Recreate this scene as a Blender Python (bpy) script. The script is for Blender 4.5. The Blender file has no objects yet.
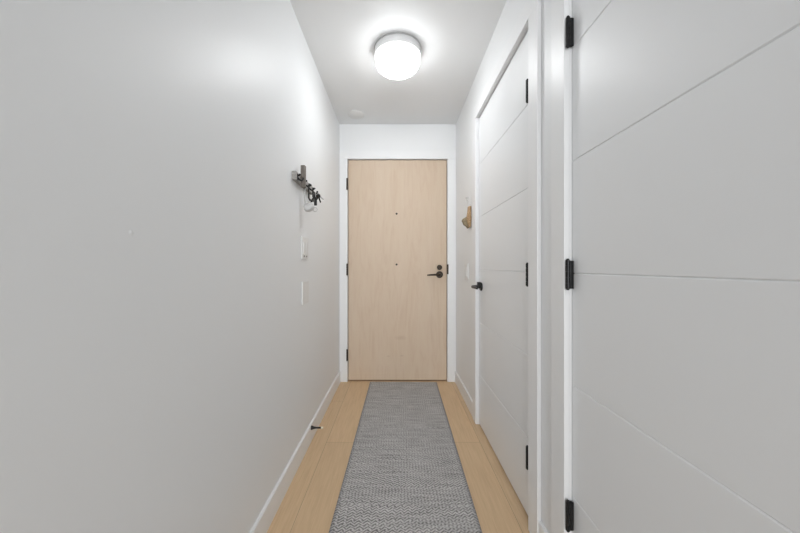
import bpy, bmesh, math, random
from mathutils import Vector, Matrix
random.seed(4)
sc = bpy.context.scene
COL = sc.collection
PI = math.pi

# ------------------------------------------------------------------ materials
def mat(name, rgb, rough=0.5, metal=0.0, spec=0.5):
    m = bpy.data.materials.new(name); m.use_nodes = True
    b = m.node_tree.nodes['Principled BSDF']
    b.inputs['Base Color'].default_value = (*rgb, 1)
    b.inputs['Roughness'].default_value = rough
    b.inputs['Metallic'].default_value = metal
    b.inputs['Specular IOR Level'].default_value = spec
    return m

def nodes(m):
    nt = m.node_tree
    return nt, nt.nodes['Principled BSDF'], nt.links

def tex_object(nt):
    return nt.nodes.new('ShaderNodeTexCoord').outputs['Object']

def ramp(nt, fac, stops):
    r = nt.nodes.new('ShaderNodeValToRGB')
    e = r.color_ramp.elements
    while len(e) < len(stops): e.new(0.5)
    for el, (p, c) in zip(e, stops):
        el.position = p; el.color = (*c, 1)
    nt.links.new(fac, r.inputs[0])
    return r.outputs[0]

def mapping(nt, vec, scale=(1,1,1), rot=(0,0,0), loc=(0,0,0)):
    mp = nt.nodes.new('ShaderNodeMapping')
    mp.inputs['Scale'].default_value = scale
    mp.inputs['Rotation'].default_value = rot
    mp.inputs['Location'].default_value = loc
    nt.links.new(vec, mp.inputs['Vector'])
    return mp.outputs[0]

def noise(nt, vec, scale, detail=3, rough=0.5, dist=0.0):
    n = nt.nodes.new('ShaderNodeTexNoise')
    n.inputs['Scale'].default_value = scale
    n.inputs['Detail'].default_value = detail
    n.inputs['Roughness'].default_value = rough
    n.inputs['Distortion'].default_value = dist
    nt.links.new(vec, n.inputs['Vector'])
    return n.outputs['Fac']

def bump(nt, h, strength, dist=0.002):
    b = nt.nodes.new('ShaderNodeBump')
    b.inputs['Strength'].default_value = strength
    b.inputs['Distance'].default_value = dist
    nt.links.new(h, b.inputs['Height'])
    nt.links.new(b.outputs[0], nt.nodes['Principled BSDF'].inputs['Normal'])

def mixc(nt, fac, a, b, mode='MIX'):
    m = nt.nodes.new('ShaderNodeMix'); m.data_type = 'RGBA'; m.blend_type = mode
    for sock, v in ((m.inputs[0], fac), (m.inputs[6], a), (m.inputs[7], b)):
        if isinstance(v, (int, float)): sock.default_value = v
        elif isinstance(v, tuple): sock.default_value = (*v, 1)
        else: nt.links.new(v, sock)
    return m.outputs[2]

def math_(nt, op, a, b=None, c=None):
    m = nt.nodes.new('ShaderNodeMath'); m.operation = op
    for i, v in enumerate((a, b, c)):
        if v is None: continue
        if isinstance(v, (int, float)): m.inputs[i].default_value = v
        else: nt.links.new(v, m.inputs[i])
    return m.outputs[0]

def paint(name, rgb, rough, bs=0.06, spec=0.5, sc_=260):
    m = mat(name, rgb, rough, 0, spec)
    nt, b, L = nodes(m)
    v = tex_object(nt)
    bump(nt, noise(nt, v, sc_, 2), bs, 0.001)
    return m

M_wall    = paint('wall_paint', (0.868, 0.880, 0.888), 0.45, 0.05)
M_ceil    = paint('ceiling_paint', (0.850, 0.860, 0.866), 0.55, 0.05)
M_trim    = paint('trim_paint', (0.882, 0.890, 0.897), 0.40, 0.02)
M_door    = paint('door_paint', (0.858, 0.870, 0.880), 0.42, 0.03)
M_black   = mat('black_metal', (0.016, 0.016, 0.017), 0.35, 0.4)
M_bronze  = mat('dark_bronze', (0.040, 0.030, 0.022), 0.38, 0.7)
M_plastic = mat('white_plastic', (0.82, 0.82, 0.81), 0.35)
M_nickel  = mat('brushed_nickel', (0.55, 0.55, 0.55), 0.35, 0.85)
M_rim     = mat('satin_rim', (0.74, 0.74, 0.74), 0.4, 0.25)
M_steel   = mat('steel', (0.62, 0.62, 0.62), 0.3, 1.0)
M_rubber  = mat('pale_rubber', (0.78, 0.72, 0.58), 0.6)
M_slot    = mat('dark_slot', (0.05, 0.05, 0.05), 0.6)

def oak():
    m = mat('oak_planks', (0.5, 0.38, 0.25), 0.5, 0, 0.35)
    nt, b, L = nodes(m)
    v = tex_object(nt)
    sep = nt.nodes.new('ShaderNodeSeparateXYZ'); L.new(v, sep.inputs[0])
    cmb = nt.nodes.new('ShaderNodeCombineXYZ')
    L.new(sep.outputs[1], cmb.inputs[0]); L.new(sep.outputs[0], cmb.inputs[1])
    br = nt.nodes.new('ShaderNodeTexBrick')
    br.offset = 0.37
    br.inputs['Scale'].default_value = 1.0
    br.inputs['Brick Width'].default_value = 1.55
    br.inputs['Row Height'].default_value = 0.185
    br.inputs['Mortar Size'].default_value = 0.0010
    br.inputs['Mortar Smooth'].default_value = 0.2
    br.inputs['Bias'].default_value = 0.0
    br.inputs['Color1'].default_value = (0.0, 0.0, 0.0, 1)
    br.inputs['Color2'].default_value = (1.0, 1.0, 1.0, 1)
    br.inputs['Mortar'].default_value = (0.5, 0.5, 0.5, 1)
    L.new(mapping(nt, cmb.outputs[0], loc=(0.653, 0.055, 0)), br.inputs['Vector'])
    g1 = noise(nt, mapping(nt, v, (26, 1.6, 1)), 3.0, 5, 0.6, 0.4)
    g2 = noise(nt, mapping(nt, v, (120, 3, 1)), 2.0, 3, 0.6)
    base = ramp(nt, g1, [(0.25, (0.613, 0.431, 0.258)), (0.5, (0.705, 0.509, 0.314)), (0.8, (0.772, 0.570, 0.365))])
    base = mixc(nt, 0.35, base, ramp(nt, g2, [(0.3, (0.572, 0.407, 0.244)), (0.7, (0.785, 0.583, 0.377))]))
    tone = ramp(nt, br.outputs['Color'], [(0.0, (0.93, 0.93, 0.94)), (1.0, (1.05, 1.04, 1.03))])
    base = mixc(nt, 1.0, base, tone, 'MULTIPLY')
    base = mixc(nt, br.outputs['Fac'], base, (0.36, 0.25, 0.155))
    L.new(base, b.inputs['Base Color'])
    bump(nt, g2, 0.05, 0.001)
    return m
M_oak = oak()

def veneer():
    m = mat('maple_veneer', (0.6, 0.5, 0.38), 0.48, 0, 0.35)
    nt, b, L = nodes(m)
    v = tex_object(nt)
    fine = noise(nt, mapping(nt, v, (60, 1, 2.2)), 3.0, 5, 0.62, 0.6)
    broad = noise(nt, mapping(nt, v, (3.2, 1, 0.5)), 1.6, 3, 0.5, 0.8)
    flame = noise(nt, mapping(nt, v, (9, 1, 1.1)), 2.0, 6, 0.6, 1.6)
    c = ramp(nt, broad, [(0.25, (0.62, 0.478, 0.345)), (0.52, (0.665, 0.53, 0.40)), (0.8, (0.70, 0.575, 0.455))])
    c = mixc(nt, 0.30, c, ramp(nt, fine, [(0.25, (0.56, 0.42, 0.29)), (0.75, (0.72, 0.60, 0.48))]))
    c = mixc(nt, 0.42, c, ramp(nt, flame, [(0.3, (0.58, 0.42, 0.30)), (0.5, (0.67, 0.535, 0.41)), (0.72, (0.70, 0.585, 0.45))]))
    # two small faded knots low on the panel
    for (kx, kz, r, rgb) in ((0.03, 0.40, 0.055, (0.50, 0.36, 0.25)), (-0.085, 0.23, 0.02, (0.50, 0.37, 0.26)), (0.04, 0.235, 0.022, (0.50, 0.37, 0.26))):
        d = nt.nodes.new('ShaderNodeVectorMath'); d.operation = 'DISTANCE'
        L.new(mapping(nt, v, (0.6, 0, 1.6), (0, 0, 0), (0, 0, 0)), d.inputs[0])
        d.inputs[1].default_value = (kx*0.6, 0, kz*1.6)
        f = math_(nt, 'MULTIPLY', ramp(nt, math_(nt, 'ADD', math_(nt, 'DIVIDE', d.outputs['Value'], r), math_(nt, 'MULTIPLY', flame, 0.5)), [(0.35, (1, 1, 1)), (1.0, (0, 0, 0))]), 0.45)
        c = mixc(nt, f, c, rgb)
    L.new(c, b.inputs['Base Color'])
    bump(nt, fine, 0.03, 0.001)
    return m
M_veneer = veneer()

def woven():
    m = mat('woven_rug', (0.3, 0.3, 0.3), 0.95, 0, 0.1)
    nt, b, L = nodes(m)
    v = tex_object(nt)
    sep = nt.nodes.new('ShaderNodeSeparateXYZ'); L.new(v, sep.inputs[0])
    x, y = sep.outputs[0], sep.outputs[1]
    # rows of broken chevron weave: each cross band shifts its own zigzag
    band = math_(nt, 'FLOOR', math_(nt, 'MULTIPLY', y, 9.0))
    wn = nt.nodes.new('ShaderNodeTexWhiteNoise'); wn.noise_dimensions = '1D'
    L.new(band, wn.inputs['W'])
    rnd = wn.outputs['Value']
    jit = math_(nt, 'MULTIPLY', noise(nt, mapping(nt, v, (1, 6, 1)), 11, 4), 0.026)
    tri = math_(nt, 'PINGPONG', math_(nt, 'ADD', x, math_(nt, 'ADD', math_(nt, 'MULTIPLY', rnd, 0.1), jit)), 0.017)
    ph = math_(nt, 'ADD', math_(nt, 'ADD', y, math_(nt, 'MULTIPLY', tri, 0.85)), math_(nt, 'MULTIPLY', jit, 0.5))
    w = math_(nt, 'SINE', math_(nt, 'MULTIPLY', ph, 2*PI/0.0145))
    wx = math_(nt, 'SINE', math_(nt, 'MULTIPLY', math_(nt, 'ADD', x, jit), 2*PI/0.0150))
    sel = ramp(nt, noise(nt, mapping(nt, v, (1.2, 7.5, 1)), 1.3, 2, 0.5), [(0.42, (0, 0, 0)), (0.58, (1, 1, 1))])
    wmix = math_(nt, 'ADD', math_(nt, 'MULTIPLY', w, math_(nt, 'SUBTRACT', 1.0, math_(nt, 'MULTIPLY', sel, 0.55))), math_(nt, 'MULTIPLY', wx, math_(nt, 'MULTIPLY', sel, 0.45)))
    f = math_(nt, 'MULTIPLY_ADD', wmix, 0.42, 0.5)
    n1 = noise(nt, mapping(nt, v, (2.2, 26, 1)), 3.0, 4, 0.6)
    n2 = noise(nt, mapping(nt, v, (40, 160, 1)), 3.0, 2, 0.6)
    f = math_(nt, 'ADD', f, math_(nt, 'MULTIPLY', math_(nt, 'SUBTRACT', n1, 0.5), 1.25))
    f = math_(nt, 'ADD', f, math_(nt, 'MULTIPLY', math_(nt, 'SUBTRACT', n2, 0.5), 0.9))
    c = ramp(nt, f, [(0.0, (0.19, 0.180, 0.178)), (0.5, (0.46, 0.450, 0.444)), (1.0, (0.70, 0.690, 0.680))])
    # darker selvedge along both long edges
    e = ramp(nt, math_(nt, 'ABSOLUTE', x), [(0.285, (0, 0, 0)), (0.302, (0.6, 0.6, 0.6))])
    c = mixc(nt, e, c, (0.15, 0.145, 0.15))
    L.new(c, b.inputs['Base Color'])
    bump(nt, f, 0.5, 0.003)
    return m
M_rug = woven()

def weathered(name, dark, light, sc_=(8, 60, 8)):
    m = mat(name, light, 0.75, 0, 0.25)
    nt, b, L = nodes(m)
    v = tex_object(nt)
    n = noise(nt, mapping(nt, v, sc_), 4.0, 5, 0.65, 0.5)
    L.new(ramp(nt, n, [(0.3, dark), (0.7, light)]), b.inputs['Base Color'])
    bump(nt, n, 0.25, 0.002)
    return m
M_greywood = weathered('silvered_wood', (0.27, 0.262, 0.25), (0.52, 0.505, 0.48), (30, 6, 30))
M_taupe    = weathered('taupe_wood', (0.14, 0.125, 0.11), (0.27, 0.245, 0.22), (40, 40, 6))
M_orange   = weathered('orange_brown', (0.26, 0.15, 0.075), (0.66, 0.47, 0.28), (30, 30, 26))
M_olive    = weathered('olive_tan', (0.20, 0.155, 0.09), (0.46, 0.39, 0.27), (16, 16, 60))
M_leather  = mat('black_leather', (0.022, 0.021, 0.021), 0.6)
M_fob      = mat('white_fob', (0.64, 0.635, 0.63), 0.5)
M_cord     = mat('pale_cord', (0.62, 0.62, 0.61), 0.8)

def glow():
    m = mat('opal_glass', (0.9, 0.9, 0.9), 0.25)
    nt, b, L = nodes(m)
    b.inputs['Emission Color'].default_value = (0.97, 0.988, 1.0, 1)
    sep = nt.nodes.new('ShaderNodeSeparateXYZ'); L.new(tex_object(nt), sep.inputs[0])
    mr = nt.nodes.new('ShaderNodeMapRange')          # the bowl's sides, near the metal rim, are less bright than its underside
    for k, v in ((1, 0.088), (2, 0.006), (3, LAMP*0.16), (4, LAMP)): mr.inputs[k].default_value = v
    L.new(sep.outputs[2], mr.inputs[0]); L.new(mr.outputs[0], b.inputs['Emission Strength'])
    return m

# ------------------------------------------------------------------ mesh helpers
def B(): return bmesh.new()

def box(bm, x0, x1, y0, y1, z0, z1, bev=0.0, seg=2):
    r = bmesh.ops.create_cube(bm, size=1.0)
    vs = r['verts']
    for v in vs:
        v.co = Vector((x0 + (v.co.x+.5)*(x1-x0), y0 + (v.co.y+.5)*(y1-y0), z0 + (v.co.z+.5)*(z1-z0)))
    if bev > 0:
        es = list({e for v in vs for e in v.link_edges})
        bmesh.ops.bevel(bm, geom=es, offset=bev, segments=seg, profile=0.6, affect='EDGES')
    return bm

def lathe(bm, prof, origin, axis='Z', n=32):
    """prof: list of (radius, height along the axis)."""
    o = Vector(origin)
    ax = {'Z': (Vector((1,0,0)), Vector((0,1,0)), Vector((0,0,1))),
          'X': (Vector((0,1,0)), Vector((0,0,1)), Vector((1,0,0))),
          'Y': (Vector((0,0,1)), Vector((1,0,0)), Vector((0,1,0)))}[axis]
    rings = []
    for r, h in prof:
        if r < 1e-6:
            rings.append([bm.verts.new(o + ax[2]*h)])
        else:
            rings.append([bm.verts.new(o + ax[0]*r*math.cos(2*PI*k/n) + ax[1]*r*math.sin(2*PI*k/n) + ax[2]*h) for k in range(n)])
    for a, b in zip(rings, rings[1:]):
        for k in range(n):
            k2 = (k+1) % n
            if len(a) == 1 and len(b) == 1: continue
            if len(a) == 1: bm.faces.new((a[0], b[k], b[k2]))
            elif len(b) == 1: bm.faces.new((a[k], a[k2], b[0]))
            else: bm.faces.new((a[k], a[k2], b[k2], b[k]))
    if len(rings[0]) > 1: bm.faces.new(list(reversed(rings[0])))
    if len(rings[-1]) > 1: bm.faces.new(rings[-1])
    return bm

def tube(bm, pts, r, n=10, closed=False, flat=None):
    """round (or flattened) tube through points; r may be one value or a list."""
    P = [Vector(p) for p in pts]
    R = r if isinstance(r, (list, tuple)) else [r]*len(P)
    rings = []
    N = len(P)
    up = None
    for i, p in enumerate(P):
        if closed: t = (P[(i+1) % N] - P[i-1]).normalized()
        else: t = (P[min(i+1, N-1)] - P[max(i-1, 0)]).normalized()
        if up is None:
            up = Vector((0,0,1)) if abs(t.z) < 0.9 else Vector((0,1,0))
        u = (up - t*up.dot(t)).normalized(); w = t.cross(u); up = u
        fu, fw = (flat if flat else (1, 1))
        rings.append([bm.verts.new(p + u*R[i]*fu*math.cos(2*PI*k/n) + w*R[i]*fw*math.sin(2*PI*k/n)) for k in range(n)])
    prs = list(zip(rings, rings[1:]))
    if closed: prs.append((rings[-1], rings[0]))
    for a, b in prs:
        for k in range(n):
            bm.faces.new((a[k], a[(k+1) % n], b[(k+1) % n], b[k]))
    if not closed:
        bm.faces.new(list(reversed(rings[0]))); bm.faces.new(rings[-1])
    return bm

def torus_pts(c, r, plane='YZ', n=20, sy=1.0):
    c = Vector(c); out = []
    for k in range(n):
        a = 2*PI*k/n
        u, w = r*math.cos(a), r*sy*math.sin(a)
        out.append(c + {'YZ': Vector((0,u,w)), 'XZ': Vector((u,0,w)), 'XY': Vector((u,w,0))}[plane])
    return out

def prism(bm, poly, axis, a0, a1, bev=0.0):
    """extrude a 2D polygon along an axis; poly coordinates are the other two axes in xyz order."""
    def pt(p, a):
        return {'X': (a, p[0], p[1]), 'Y': (p[0], a, p[1]), 'Z': (p[0], p[1], a)}[axis]
    A = [bm.verts.new(pt(p, a0)) for p in poly]; Bv = [bm.verts.new(pt(p, a1)) for p in poly]
    n = len(poly)
    fs = [bm.faces.new(A), bm.faces.new(list(reversed(Bv)))]
    for k in range(n):
        fs.append(bm.faces.new((A[k], Bv[k], Bv[(k+1) % n], A[(k+1) % n])))
    if bev > 0:
        es = list({e for f in fs for e in f.edges})
        bmesh.ops.bevel(bm, geom=es, offset=bev, segments=2, profile=0.6, affect='EDGES')
    return bm

def wpos(o):
    p = Vector(o.location); q = o.parent
    while q: p += q.location; q = q.parent
    return p

def obj(name, bm, m, parent=None, smooth=False, origin=None, label=None, category=None, group=None, kind=None):
    bmesh.ops.recalc_face_normals(bm, faces=bm.faces)
    if origin is None:
        lo = [min(v.co[i] for v in bm.verts) for i in range(3)]; hi = [max(v.co[i] for v in bm.verts) for i in range(3)]
        origin = Vector(((lo[0]+hi[0])/2, (lo[1]+hi[1])/2, lo[2]))
    origin = Vector(origin)
    for v in bm.verts: v.co -= origin
    me = bpy.data.meshes.new(name); bm.to_mesh(me); bm.free()
    me.materials.append(m)
    if smooth:
        for p in me.polygons: p.use_smooth = True
        me.set_sharp_from_angle(angle=math.radians(38))
    o = bpy.data.objects.new(name, me); COL.objects.link(o)
    if parent:
        o.parent = parent; o.location = origin - wpos(parent)
    else: o.location = origin
    tag(o, label, category, group, kind)
    return o

def tag(o, label=None, category=None, group=None, kind=None):
    for k, v in (('label', label), ('category', category), ('group', group), ('kind', kind)):
        if v: o[k] = v
    return o

def thing(name, loc, label, category, group=None, kind=None):
    o = bpy.data.objects.new(name, None); o.empty_display_size = 0.05
    COL.objects.link(o); o.location = loc
    return tag(o, label, category, group, kind)

# ------------------------------------------------------------------ dimensions (metres; camera stands at x=0, y=0)
EYE   = 1.056
XL    = -0.53        # left wall
XR    = 0.543        # right wall
YE    = 2.872        # end wall
ZC    = 2.374        # ceiling
YB    = -1.10        # the hallway opens to the daylit room behind the camera
CAS   = 0.016        # casing thickness
DF    = 0.551        # face of the two side doors
LAMP  = 24.0
WORLD = 0.50
REAR_FILL = 148.0  # energy of the added fill light behind the camera

# closet door: far edge 2.083, hinge edge 1.275; near door: hinge edge 0.978
C_FAR, C_HNG, C_CAS_FAR, C_CAS_NEAR = 2.083, 1.275, 2.088, 1.251
N_FAR, N_NEAR, N_CAS_FAR, N_CAS_NEAR = 0.977, 0.165, 0.981, 0.160
D_TOP = 2.053
S_TOP = 2.057

# ------------------------------------------------------------------ the setting
obj('floor', box(B(), XL-0.15, XR+0.20, YB, YE+0.15, -0.05, 0.0), M_oak, origin=(0, 0, 0),
    label='pale oak plank floor running the length of the hallway', category='floor', kind='structure')
obj('ceiling', box(B(), XL-0.15, XR+0.20, YB, YE+0.15, ZC, ZC+0.08), M_ceil,
    label='flat white painted ceiling over the narrow hallway', category='ceiling', kind='structure')
wl = obj('wall_left', box(B(), XL-0.12, XL, YB, YE+0.15, 0.0, ZC), M_wall,
    label='long plain light grey wall on the left, holding the key rack', category='wall', kind='structure')
bm = lathe(B(), [(0.0, 0.0015), (0.0035, 0.001), (0.006, 0.0)], (XL, 0.62, 1.124), 'X', 14)
obj('paint_bump', bm, M_wall, wl, smooth=True)

# right wall: solid runs, headers over the two doors, closed off behind
bm = B(); T = 0.12
J = 0.022            # jamb thickness
runs = [(YB, N_CAS_NEAR-J), (N_CAS_FAR+J, C_CAS_NEAR-J), (C_CAS_FAR+J, YE+0.15)]
for a, b in runs: box(bm, XR, XR+T, a, b, 0, ZC)
for a, b in ((N_CAS_NEAR-J, N_CAS_FAR+J), (C_CAS_NEAR-J, C_CAS_FAR+J)): box(bm, XR, XR+T, a, b, S_TOP+J, ZC)
box(bm, XR+T, XR+T+0.05, YB, YE+0.15, 0, ZC)
obj('wall_right', bm, M_wall, label='light grey wall on the right around the two grooved doors', category='wall', kind='structure')

# end wall with the entry door's opening, closed off behind
EX0, EX1 = -0.455, 0.4645; EZ = 2.050
bm = B()
box(bm, XL, EX0-J, YE, YE+0.10, 0, ZC)
box(bm, EX1+J, XR, YE, YE+0.10, 0, ZC)
box(bm, EX0-J, EX1+J, YE, YE+0.10, EZ+J, ZC)
box(bm, XL, XR, YE+0.10, YE+0.15, 0, ZC)
obj('wall_back', bm, M_wall, label='light grey end wall above and around the pale wooden door', category='wall', kind='structure')

# casings with their jambs
def casing_box(bm, *a): box(bm, *a, 0.0022, 2)
bm = B()
casing_box(bm, XL+0.001, EX0, YE-CAS, YE, 0, EZ)
casing_box(bm, EX1, XR-0.001, YE-CAS, YE, 0, EZ)
casing_box(bm, XL+0.001, XR-0.001, YE-CAS, YE, EZ, EZ+0.076)
box(bm, EX0-J, EX0, YE, YE+0.098, 0, EZ); box(bm, EX1, EX1+J, YE, YE+0.098, 0, EZ)
box(bm, EX0-J, EX1+J, YE, YE+0.098, EZ, EZ+J)
t1 = obj('trim_1', bm, M_trim, label='white flat casing framing the pale wooden door', category='door trim', kind='structure')
obj('strike_plate', box(B(), EX1-0.006, EX1+0.009, YE-CAS-0.002, YE-CAS+0.006, 0.99, 1.08, 0.001), M_bronze, t1, label='dark strike plate on the white casing')

def side_trim(name, y0, y1, label):
    """y0 near opening edge, y1 far opening edge"""
    W = 0.083; xf = XR - CAS
    bm = B()
    casing_box(bm, xf, XR, y1, y1+W, 0, S_TOP)
    casing_box(bm, xf, XR, y0-W, y0, 0, S_TOP)
    casing_box(bm, xf, XR, y0-W, y1+W, S_TOP, S_TOP+0.083)
    box(bm, XR, XR+T-0.002, y1, y1+J, 0, S_TOP); box(bm, XR, XR+T-0.002, y0-J, y0, 0, S_TOP)
    box(bm, XR, XR+T-0.002, y0-J, y1+J, S_TOP, S_TOP+J)
    return obj(name, bm, M_trim, label=label, category='door trim', kind='structure')
side_trim('trim_2', C_CAS_NEAR, C_CAS_FAR, 'white flat casing around the farther grooved door with the lever')
side_trim('trim_3', N_CAS_NEAR, N_CAS_FAR, 'white flat casing around the nearer grooved door')

# baseboards
def baseboard(name, x_wall, s, y0, y1, label):
    t, h = 0.012, 0.102
    poly = [(x_wall, 0), (x_wall + s*t, 0), (x_wall + s*t, h-0.003), (x_wall + s*(t-0.003), h), (x_wall, h)]
    return obj(name, prism(B(), poly, 'Y', y0, y1), M_trim, label=label, category='baseboard', kind='structure')
baseboard('baseboard_left', XL, 1, YB, YE-CAS, 'white baseboard along the left wall with the door stop')
baseboard('baseboard_right', XR, -1, C_CAS_FAR+0.083, YE-CAS, 'short white baseboard between the wooden door and the farther grooved door')
baseboard('baseboard_right_gap', XR, -1, N_CAS_FAR+0.083, C_CAS_NEAR-0.083, 'tiny white baseboard between the casings of the two grooved doors').name = 'baseboard_right.001'

# ------------------------------------------------------------------ doors
def hinge_bm_side(y, z, r=0.0064, h=0.091):
    """butt hinge on a right hand door: knuckled barrel standing proud with its leaf folded in to the door edge"""
    bm = B(); x = 0.5335
    prof = [(0.0, -h/2-0.004), (0.004, -h/2-0.003), (0.0045, -h/2)]
    k = 5
    for i in range(k):
        a = -h/2 + i*h/k; b = a + h/k
        prof += [(r, a+0.0004), (r, b-0.0012), (r-0.0012, b-0.0008), (r-0.0012, b-0.0002)]
    prof += [(0.0045, h/2), (0.004, h/2+0.003), (0.0, h/2+0.004)]
    lathe(bm, prof, (x, y, z), 'Z', 16)
    box(bm, x+0.004, DF+0.018, y-0.0016, y+0.0016, z-h/2+0.001, z+h/2-0.003)
    return bm

def grooved_door(name, y0, y1, label, hinge_zs):
    z0, zt = 0.010, D_TOP
    g, d = 0.0028, 0.0028
    prof = [(DF, z0)]
    for gz in (0.337, 0.686, 1.036, 1.388, 1.741):
        prof += [(DF, gz-g), (DF+d, gz), (DF, gz+g)]
    prof += [(DF, zt), (DF+0.036, zt), (DF+0.036, z0)]
    bm = prism(B(), prof, 'Y', y0, y1)
    d_ = obj(name, bm, M_door, label=label, category='door', kind='structure')
    for z in hinge_zs:
        obj('hinge', hinge_bm_side(y1 + 0.0 if name == 'door_3' else y0 - 0.0, z), M_black, d_, smooth=True, label='black hinge')
    return d_

# farther grooved door (hinged at its near edge): leaf goes in the gap beside the door
H = (1.795, 1.030, 0.265)
door2 = grooved_door('door_2', C_HNG, C_FAR, 'farther grey white grooved door on the right, with a black lever', [])
for z in (1.776, 1.025, 0.2765):
    obj('hinge', hinge_bm_side(C_HNG-0.0025, z), M_black, door2, smooth=True, label='slim black hinge')
door3 = grooved_door('door_3', N_NEAR, N_FAR, 'nearest grooved door on the right, showing three large black hinges', [])
for z in (1.790, 1.033, 0.279):
    bm = hinge_bm_side(N_FAR-0.006, z)
    box(bm, 0.5390, DF-0.0025, N_FAR-0.0095, N_FAR-0.0005, z-0.0445, z+0.0425, 0.0012)
    obj('hinge', bm, M_black, door3, smooth=True, label='black hinge')

# lever on the farther grooved door
hy, hz = 2.026, 0.928
lv = obj('lever_handle', lathe(B(), [(0.0, 0), (0.027, 0), (0.027, -0.006), (0.025, -0.009), (0.0, -0.009)], (DF, hy, hz), 'X', 28), M_black, door2, smooth=True, label='black lever handle on a round rose')
bm = B()
tube(bm, [(DF-0.008, hy, hz), (DF-0.040, hy, hz), (DF-0.052, hy-0.001, hz), (DF-0.060, hy-0.008, hz), (DF-0.063, hy-0.022, hz), (DF-0.062, hy-0.060, hz-0.001), (DF-0.058, hy-0.112, hz-0.004)],
     [0.011, 0.0105, 0.0105, 0.0100, 0.0095, 0.0085, 0.0065], 12)
obj('lever', bm, M_black, lv, smooth=True)
obj('thumb_turn', box(B(), DF-0.032, DF-0.009, hy-0.014, hy-0.008, hz+0.004, hz+0.031, 0.002), M_black, lv)

# wooden entry door
YD = 2.880
X0, X1 = -0.4500, 0.4595
door1 = obj('door_1', box(B(), X0, X1, YD, YD+0.044, 0.010, 2.0445, 0.0015), M_veneer,
            origin=((X0+X1)/2, YD, 0), label='pale wooden slab entry door at the end of the hallway', category='door', kind='structure')
for z in (1.818, 1.033, 0.248):
    bm = B()
    hx, hy2, h, r = X0-0.0075, YE-CAS-0.004, 0.104, 0.0075
    prof = [(0.0, -h/2-0.004), (0.005, -h/2-0.002)]
    for i in range(5):
        a = -h/2 + i*h/5; b = a + h/5
        prof += [(r, a+0.0004), (r, b-0.0012), (r-0.0012, b-0.0008), (r-0.0012, b-0.0002)]
    prof += [(0.005, h/2+0.002), (0.0, h/2+0.004)]
    lathe(bm, prof, (hx, hy2, z), 'Z', 16)
    box(bm, hx-0.0012, hx+0.0012, hy2, YD+0.03, z-h/2, z+h/2)
    obj('hinge', bm, M_bronze, door1, smooth=True, label='dark bronze hinge')
for z, r in ((1.549, 0.0095), (1.079, 0.0095)):
    p = obj('peephole', lathe(B(), [(0.0, -0.001), (r*0.55, -0.001), (r*0.6, -0.004), (r*0.9, -0.005), (r, -0.003), (r, 0)], ((396.6-397)/108, YD, z), 'Y', 20), M_bronze, door1, smooth=True, label='small dark peephole')
def disc_y(cx, cz, r, t):
    return lathe(B(), [(0.0, -t), (r*0.86, -t), (r*0.97, -t*0.75), (r, -t*0.4), (r, 0)], (cx, YD, cz), 'Y', 28)
bx, bz = 0.3935, 1.052
db = obj('deadbolt', disc_y(bx, bz, 0.0245, 0.016), M_bronze, door1, smooth=True, label='dark bronze round deadbolt')
obj('thumb_turn', box(B(), bx-0.005, bx+0.005, YD-0.034, YD-0.015, bz-0.013, bz+0.013, 0.003), M_bronze, db)
lz = 0.986
lh = obj('lever_handle', disc_y(bx, lz, 0.0325, 0.012), M_bronze, door1, smooth=True, label='dark bronze lever handle on a round rose')
bm = B()
tube(bm, [(bx, YD-0.010, lz), (bx, YD-0.044, lz), (bx-0.004, YD-0.054, lz), (bx-0.016, YD-0.058, lz), (bx-0.05, YD-0.058, lz), (bx-0.09, YD-0.056, lz-0.002), (bx-0.118, YD-0.050, lz-0.004)],
     [0.012, 0.0115, 0.011, 0.010, 0.0085, 0.0078, 0.006], 12)
obj('lever', bm, M_bronze, lh, smooth=True)

# ------------------------------------------------------------------ rug
RL = 2.72
bm = B(); box(bm, -0.304, 0.304, -RL/2, RL/2, 0.0, 0.007, 0.0025)
rug = obj('runner_rug', bm, M_rug, origin=(0, 0, 0), label='long grey woven runner rug on the oak floor', category='rug')
rug.location = (0.043, 2.842-RL/2, 0.0002)
rug.rotation_euler.z = -math.radians(0.85)
rug.location.x = 0.0575 - 0.0148*RL/2

# ------------------------------------------------------------------ ceiling things
LX, LY = 0.004, 1.887
lamp = thing('ceiling_light', (LX, LY, ZC), 'round lit flush ceiling light with a frosted white bowl', 'ceiling light')
obj('flange', lathe(B(), [(0.0, 0), (0.1440, 0), (0.1440, -0.006), (0.0, -0.006)], (LX, LY, ZC), 'Z', 64), M_nickel, lamp, smooth=True, label='thin grey ceiling flange')
obj('rim', lathe(B(), [(0.0, -0.006), (0.1395, -0.006), (0.1410, -0.008), (0.1410, -0.046), (0.1400, -0.049), (0.1340, -0.049), (0.1340, -0.030), (0.0, -0.030)], (LX, LY, ZC), 'Z', 64), M_rim, lamp, smooth=True, label='pale satin metal rim')
prof = [(0.0, -0.032), (0.1310, -0.032), (0.1320, -0.045), (0.1325, -0.076)]
for k in range(1, 13):
    a = k/12*PI/2
    prof.append((0.066 + 0.0665*math.cos(a), -0.076 - 0.052*math.sin(a)))
prof += [(0.033, -0.1310), (0.0, -0.1325)]
dif = obj('diffuser', lathe(B(), prof, (LX, LY, ZC), 'Z', 64), glow(), lamp, smooth=True, label='glowing frosted white bowl')

bm = lathe(B(), [(0.0, 0), (0.070, 0), (0.073, -0.002), (0.073, -0.006), (0.069, -0.009), (0.0, -0.010)], (-0.352, 2.685, ZC), 'Z', 40)
obj('cover_plate', bm, M_plastic, smooth=True, label='flat round white cover plate on the ceiling before the wooden door', category='cover plate')

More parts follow.
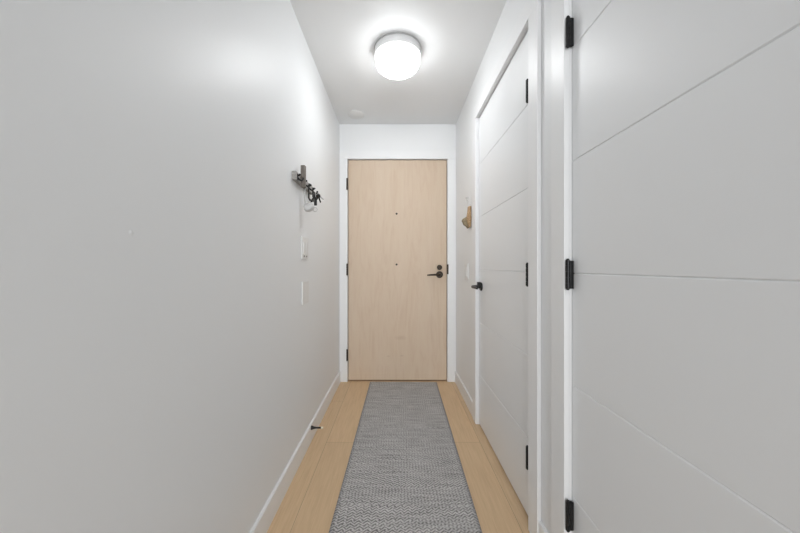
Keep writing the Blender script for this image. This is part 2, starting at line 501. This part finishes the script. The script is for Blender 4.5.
# ------------------------------------------------------------------ wall plates
def plate(side, name, y, z, w, h, label, category):
    x = XL if side < 0 else XR; s = 1 if side < 0 else -1
    t = thing(name, (x, y, z-h/2), label, category)
    a, b = sorted((x, x + s*0.007))
    obj('face_plate', box(B(), a, b, y-w/2, y+w/2, z-h/2, z+h/2, 0.002), M_plastic, t)
    return t, x, s
t, x, s = plate(-1, 'light_switch', 1.776, 1.163, 0.117, 0.122, 'upper white switch plate on the left wall, with two tiny dark dots', 'light switch')
for dy in (-0.0235, 0.0235):
    a, b = sorted((x + s*0.006, x + s*0.0105))
    obj('rocker', box(B(), a, b, 1.776+dy-0.017, 1.776+dy+0.017, 1.163-0.033, 1.163+0.033, 0.0015), M_plastic, t)
    a, b = sorted((x + s*0.0068, x + s*0.0085))
    obj('indicator', box(B(), a, b, 1.776+dy-0.006, 1.776+dy+0.006, 1.163-0.051, 1.163-0.042, 0.0006), M_slot, t, label='tiny dark dot')
t, x, s = plate(-1, 'wall_plate', 1.786, 0.909, 0.117, 0.128, 'lower blank white wall plate on the left wall', 'wall plate')
for dz in (-0.045, 0.045):
    lathe_bm = lathe(B(), [(0.0032, 0), (0.0032, 0.0012), (0.0, 0.0015)], (x + s*0.0065, 1.786, 0.909+dz), 'X', 12)
    obj('screw', lathe_bm, M_plastic, t, smooth=True)
t, x, s = plate(1, 'light_switch', 2.415, 1.017, 0.117, 0.122, 'white switch plate on the right wall near the wooden door', 'light switch')
for dy in (-0.0235, 0.0235):
    a, b = sorted((x + s*0.006, x + s*0.0105))
    obj('rocker', box(B(), a, b, 2.415+dy-0.017, 2.415+dy+0.017, 1.017-0.033, 1.017+0.033, 0.0015), M_plastic, t)

# ------------------------------------------------------------------ door stop on the left baseboard
sx, sy, sz = XL+0.012, 1.877, 0.086
st = thing('door_stop', (sx, sy, sz), 'black door stop with a pale tip sticking out of the left baseboard', 'door stop')
obj('stem', lathe(B(), [(0.0, -0.001), (0.0125, -0.001), (0.0125, 0.003), (0.0075, 0.016), (0.0055, 0.030), (0.0050, 0.062), (0.0, 0.062)], (sx, sy, sz), 'X', 18), M_black, st, smooth=True)
obj('tip', lathe(B(), [(0.0, 0.060), (0.0072, 0.060), (0.0078, 0.064), (0.0072, 0.070), (0.004, 0.073), (0.0, 0.0735)], (sx, sy, sz), 'X', 18), M_rubber, st, smooth=True, label='pale rubber tip')

# ------------------------------------------------------------------ key rack on the left wall
R0, R1 = 1.565, 1.905
rk = thing('key_rack', (XL, (R0+R1)/2, 1.498), 'weathered grey wooden key rack with dark hooks on the left wall', 'key rack')
obj('rail', box(B(), XL, XL+0.021, R0, R1, 1.498, 1.541, 0.002), M_greywood, rk)
obj('upright', box(B(), XL+0.021, XL+0.044, 1.640, 1.664, 1.478, 1.594, 0.002), M_taupe, rk, label='taupe upright board')
HX = XL+0.021
def hook(y):
    bm = B(); x = HX
    box(bm, x, x+0.003, y-0.008, y+0.008, 1.500, 1.532, 0.001)
    tube(bm, [(x+0.002, y, 1.512), (x+0.011, y, 1.502), (x+0.020, y, 1.498), (x+0.027, y, 1.503), (x+0.029, y, 1.513)], [0.0055, 0.0050, 0.0046, 0.0044, 0.0055], 10)
    tube(bm, [(x+0.002, y, 1.524), (x+0.009, y, 1.526), (x+0.015, y, 1.532)], [0.0052, 0.0046, 0.0055], 10)
    return bm
for y in (1.592, 1.706, 1.795, 1.875):
    obj('hook', hook(y), M_black, rk, smooth=True, label='dark metal hook')

# bunch of keys on the far hook
def key_bm(cx, cy, cz, ang, L=0.044, s=1.0):
    bm = B()
    lathe(bm, [(0.0, -0.0016), (0.0125, -0.0016), (0.0125, 0.0016), (0.0, 0.0016)], (0, 0, 0), 'Y', 18)
    poly = [(-0.0045, -0.008), (0.0045, -0.008), (0.0045, -0.018), (0.0032, -0.021), (0.0047, -0.025), (0.0030, -0.029), (0.0045, -0.034), (0.0, -L), (-0.0045, -L+0.004)]
    prism(bm, poly, 'Y', -0.0014, 0.0014)
    bmesh.ops.transform(bm, matrix=Matrix.Translation((cx, cy, cz)) @ Matrix.Rotation(ang, 4, 'Y') @ Matrix.Scale(s, 4), verts=bm.verts)
    return bm
ky = 1.875
kb = thing('key_bunch', (HX+0.022, ky, 1.42), 'bunch of dark keys hanging from the far end of the rack', 'keys')
obj('key_ring', tube(B(), torus_pts((HX+0.021, ky, 1.4895), 0.0145, 'YZ', 24), 0.0022, 8, True), M_steel, kb, smooth=True)
for i, (dx, dz, a, dy) in enumerate(((-0.010, 0.004, 0.5, -0.006), (0.002, 0.0, 0.1, -0.001), (0.012, 0.006, -0.35, 0.004), (0.010, 0.012, -0.9, 0.009), (-0.004, -0.004, 0.9, 0.012))):
    obj('key', key_bm(HX+0.022+dx, ky+dy, 1.478+dz, a), (M_black, M_bronze, M_black, M_steel, M_black)[i], kb)
obj('leather_fob', box(B(), HX+0.012, HX+0.030, ky-0.016, ky-0.011, 1.424, 1.474, 0.002), M_leather, kb, label='black leather fob')

# black strap looped over the two middle hooks
ls = B()
hx = HX + 0.020
tube(ls, [(hx, 1.706, 1.503), (hx+0.004, 1.706, 1.490), (hx+0.005, 1.706, 1.46), (hx+0.004, 1.709, 1.436), (hx+0.006, 1.722, 1.428), (hx+0.010, 1.755, 1.430),
          (hx+0.012, 1.785, 1.436), (hx+0.008, 1.798, 1.448), (hx+0.004, 1.797, 1.475), (hx, 1.795, 1.503)], 0.0060, 8, False, (1.0, 0.75))
obj('strap_loop', ls, M_leather, smooth=True, label='black strap looped over the two middle hooks of the rack', category='strap')

# white fob with its wire ring, hung by a pale cord
fx, fy, fz = hx+0.002, 1.722, 1.386
fb = thing('key_fob', (fx, fy, fz-0.02), 'rounded white key fob with a thin ring hanging under the rack', 'key fob')
bm = B(); lathe(bm, [(0.0, -0.0115), (0.014, -0.010), (0.021, -0.005), (0.0225, 0.0), (0.021, 0.005), (0.014, 0.010), (0.0, 0.0115)], (0, 0, 0), 'Y', 28)
bmesh.ops.transform(bm, matrix=Matrix.Translation((fx, fy, fz)) @ Matrix.Rotation(-0.35, 4, 'Y') @ Matrix.Diagonal((1.38, 1.9, 1.05, 1)), verts=bm.verts)
obj('fob_body', bm, M_fob, fb, smooth=True)
obj('ring', tube(B(), torus_pts((fx+0.034, fy, fz-0.012), 0.0115, 'XZ', 22), 0.0014, 8, True), M_steel, fb, smooth=True, label='thin metal ring')
obj('cord', tube(B(), [(hx-0.006, 1.706, 1.502), (hx-0.020, 1.712, 1.47), (hx-0.022, 1.718, 1.43), (hx-0.016, 1.722, 1.398)], 0.0036, 8), M_cord, fb, smooth=True, label='pale cord')

# ------------------------------------------------------------------ hanging ornament on the right wall
ny, nz = 2.362, 1.580
obj('nail', lathe(B(), [(0.0, 0), (0.0025, 0), (0.0025, -0.018), (0.0065, -0.018), (0.0065, -0.021), (0.0, -0.022)], (XR, ny, nz), 'X', 14), M_steel, smooth=True,
    label='small grey nail in the right wall above the tan ornament', category='nail')
om = thing('wall_ornament', (XR-0.02, 2.30, 1.345), 'tan and brown hanging ornament on the right wall beside the wooden door', 'ornament')
def pz(px, s): return (px-397)/s
s1 = 137.0
poly = [(pz(468.5, s1), 1.500), (pz(467.6, s1), 1.44), (pz(467.4, s1), 1.40), (pz(469.3, s1), 1.345), (pz(470.8, s1), 1.352), (pz(471.2, s1), 1.42), (pz(471.0, s1), 1.500)]
obj('backing', prism(B(), poly, 'Y', 2.262, 2.300, 0.004), M_orange, om, smooth=True, label='orange brown upper piece')
s2 = 134.0
poly = [(pz(466.6, s2), 1.432), (pz(462.6, s2), 1.414), (pz(461.6, s2), 1.398), (pz(464.6, s2), 1.375), (pz(467.6, s2), 1.340), (pz(469.2, s2), 1.350), (pz(469.6, s2), 1.432)]
obj('pouch', prism(B(), poly, 'Y', 2.302, 2.335, 0.007), M_olive, om, smooth=True, label='olive tan rounded front piece')
obj('hanging_loop', tube(B(), [(XR-0.016, ny, nz+0.003), (XR-0.018, ny-0.008, nz-0.01), (XR-0.013, 2.335, 1.535), (XR-0.012, 2.300, 1.497), (XR-0.008, 2.285, 1.497), (XR-0.009, 2.32, 1.54), (XR-0.014, ny+0.006, nz-0.008)], 0.0018, 8, True), M_cord, om, smooth=True, label='pale hanging loop')

# ------------------------------------------------------------------ light and camera
w = bpy.data.worlds.new('daylight'); sc.world = w; w.use_nodes = True
bg = w.node_tree.nodes['Background']
bg.inputs['Color'].default_value = (0.97, 0.985, 1.0, 1)
bg.inputs['Strength'].default_value = WORLD

# added fill light behind the camera, evens out brightness along the hallway
wa = bpy.data.lights.new('rear_fill', 'AREA'); wa.shape = 'RECTANGLE'; wa.size = 2.4; wa.size_y = 1.7
wa.energy = REAR_FILL; wa.color = (0.97, 0.985, 1.0)
wo = bpy.data.objects.new('rear_fill', wa); COL.objects.link(wo)
wo.location = (0.0, -4.6, 1.45); wo.rotation_euler = (PI/2, 0, 0)

cam = bpy.data.cameras.new('camera'); co = bpy.data.objects.new('camera', cam); COL.objects.link(co)
co.location = (0, 0, EYE); co.rotation_euler = (PI/2, 0, 0)
cam.sensor_width = 36.0; cam.lens = 311/800*36
cam.shift_x = 3/800; cam.shift_y = 0.5/800
cam.clip_start = 0.02
sc.camera = co

vs = sc.view_settings
sc.display_settings.display_device = 'sRGB'
vs.view_transform = 'Standard'; vs.look = 'None'; vs.exposure = 0.27; vs.gamma = 1.0; vs.use_curve_mapping = False
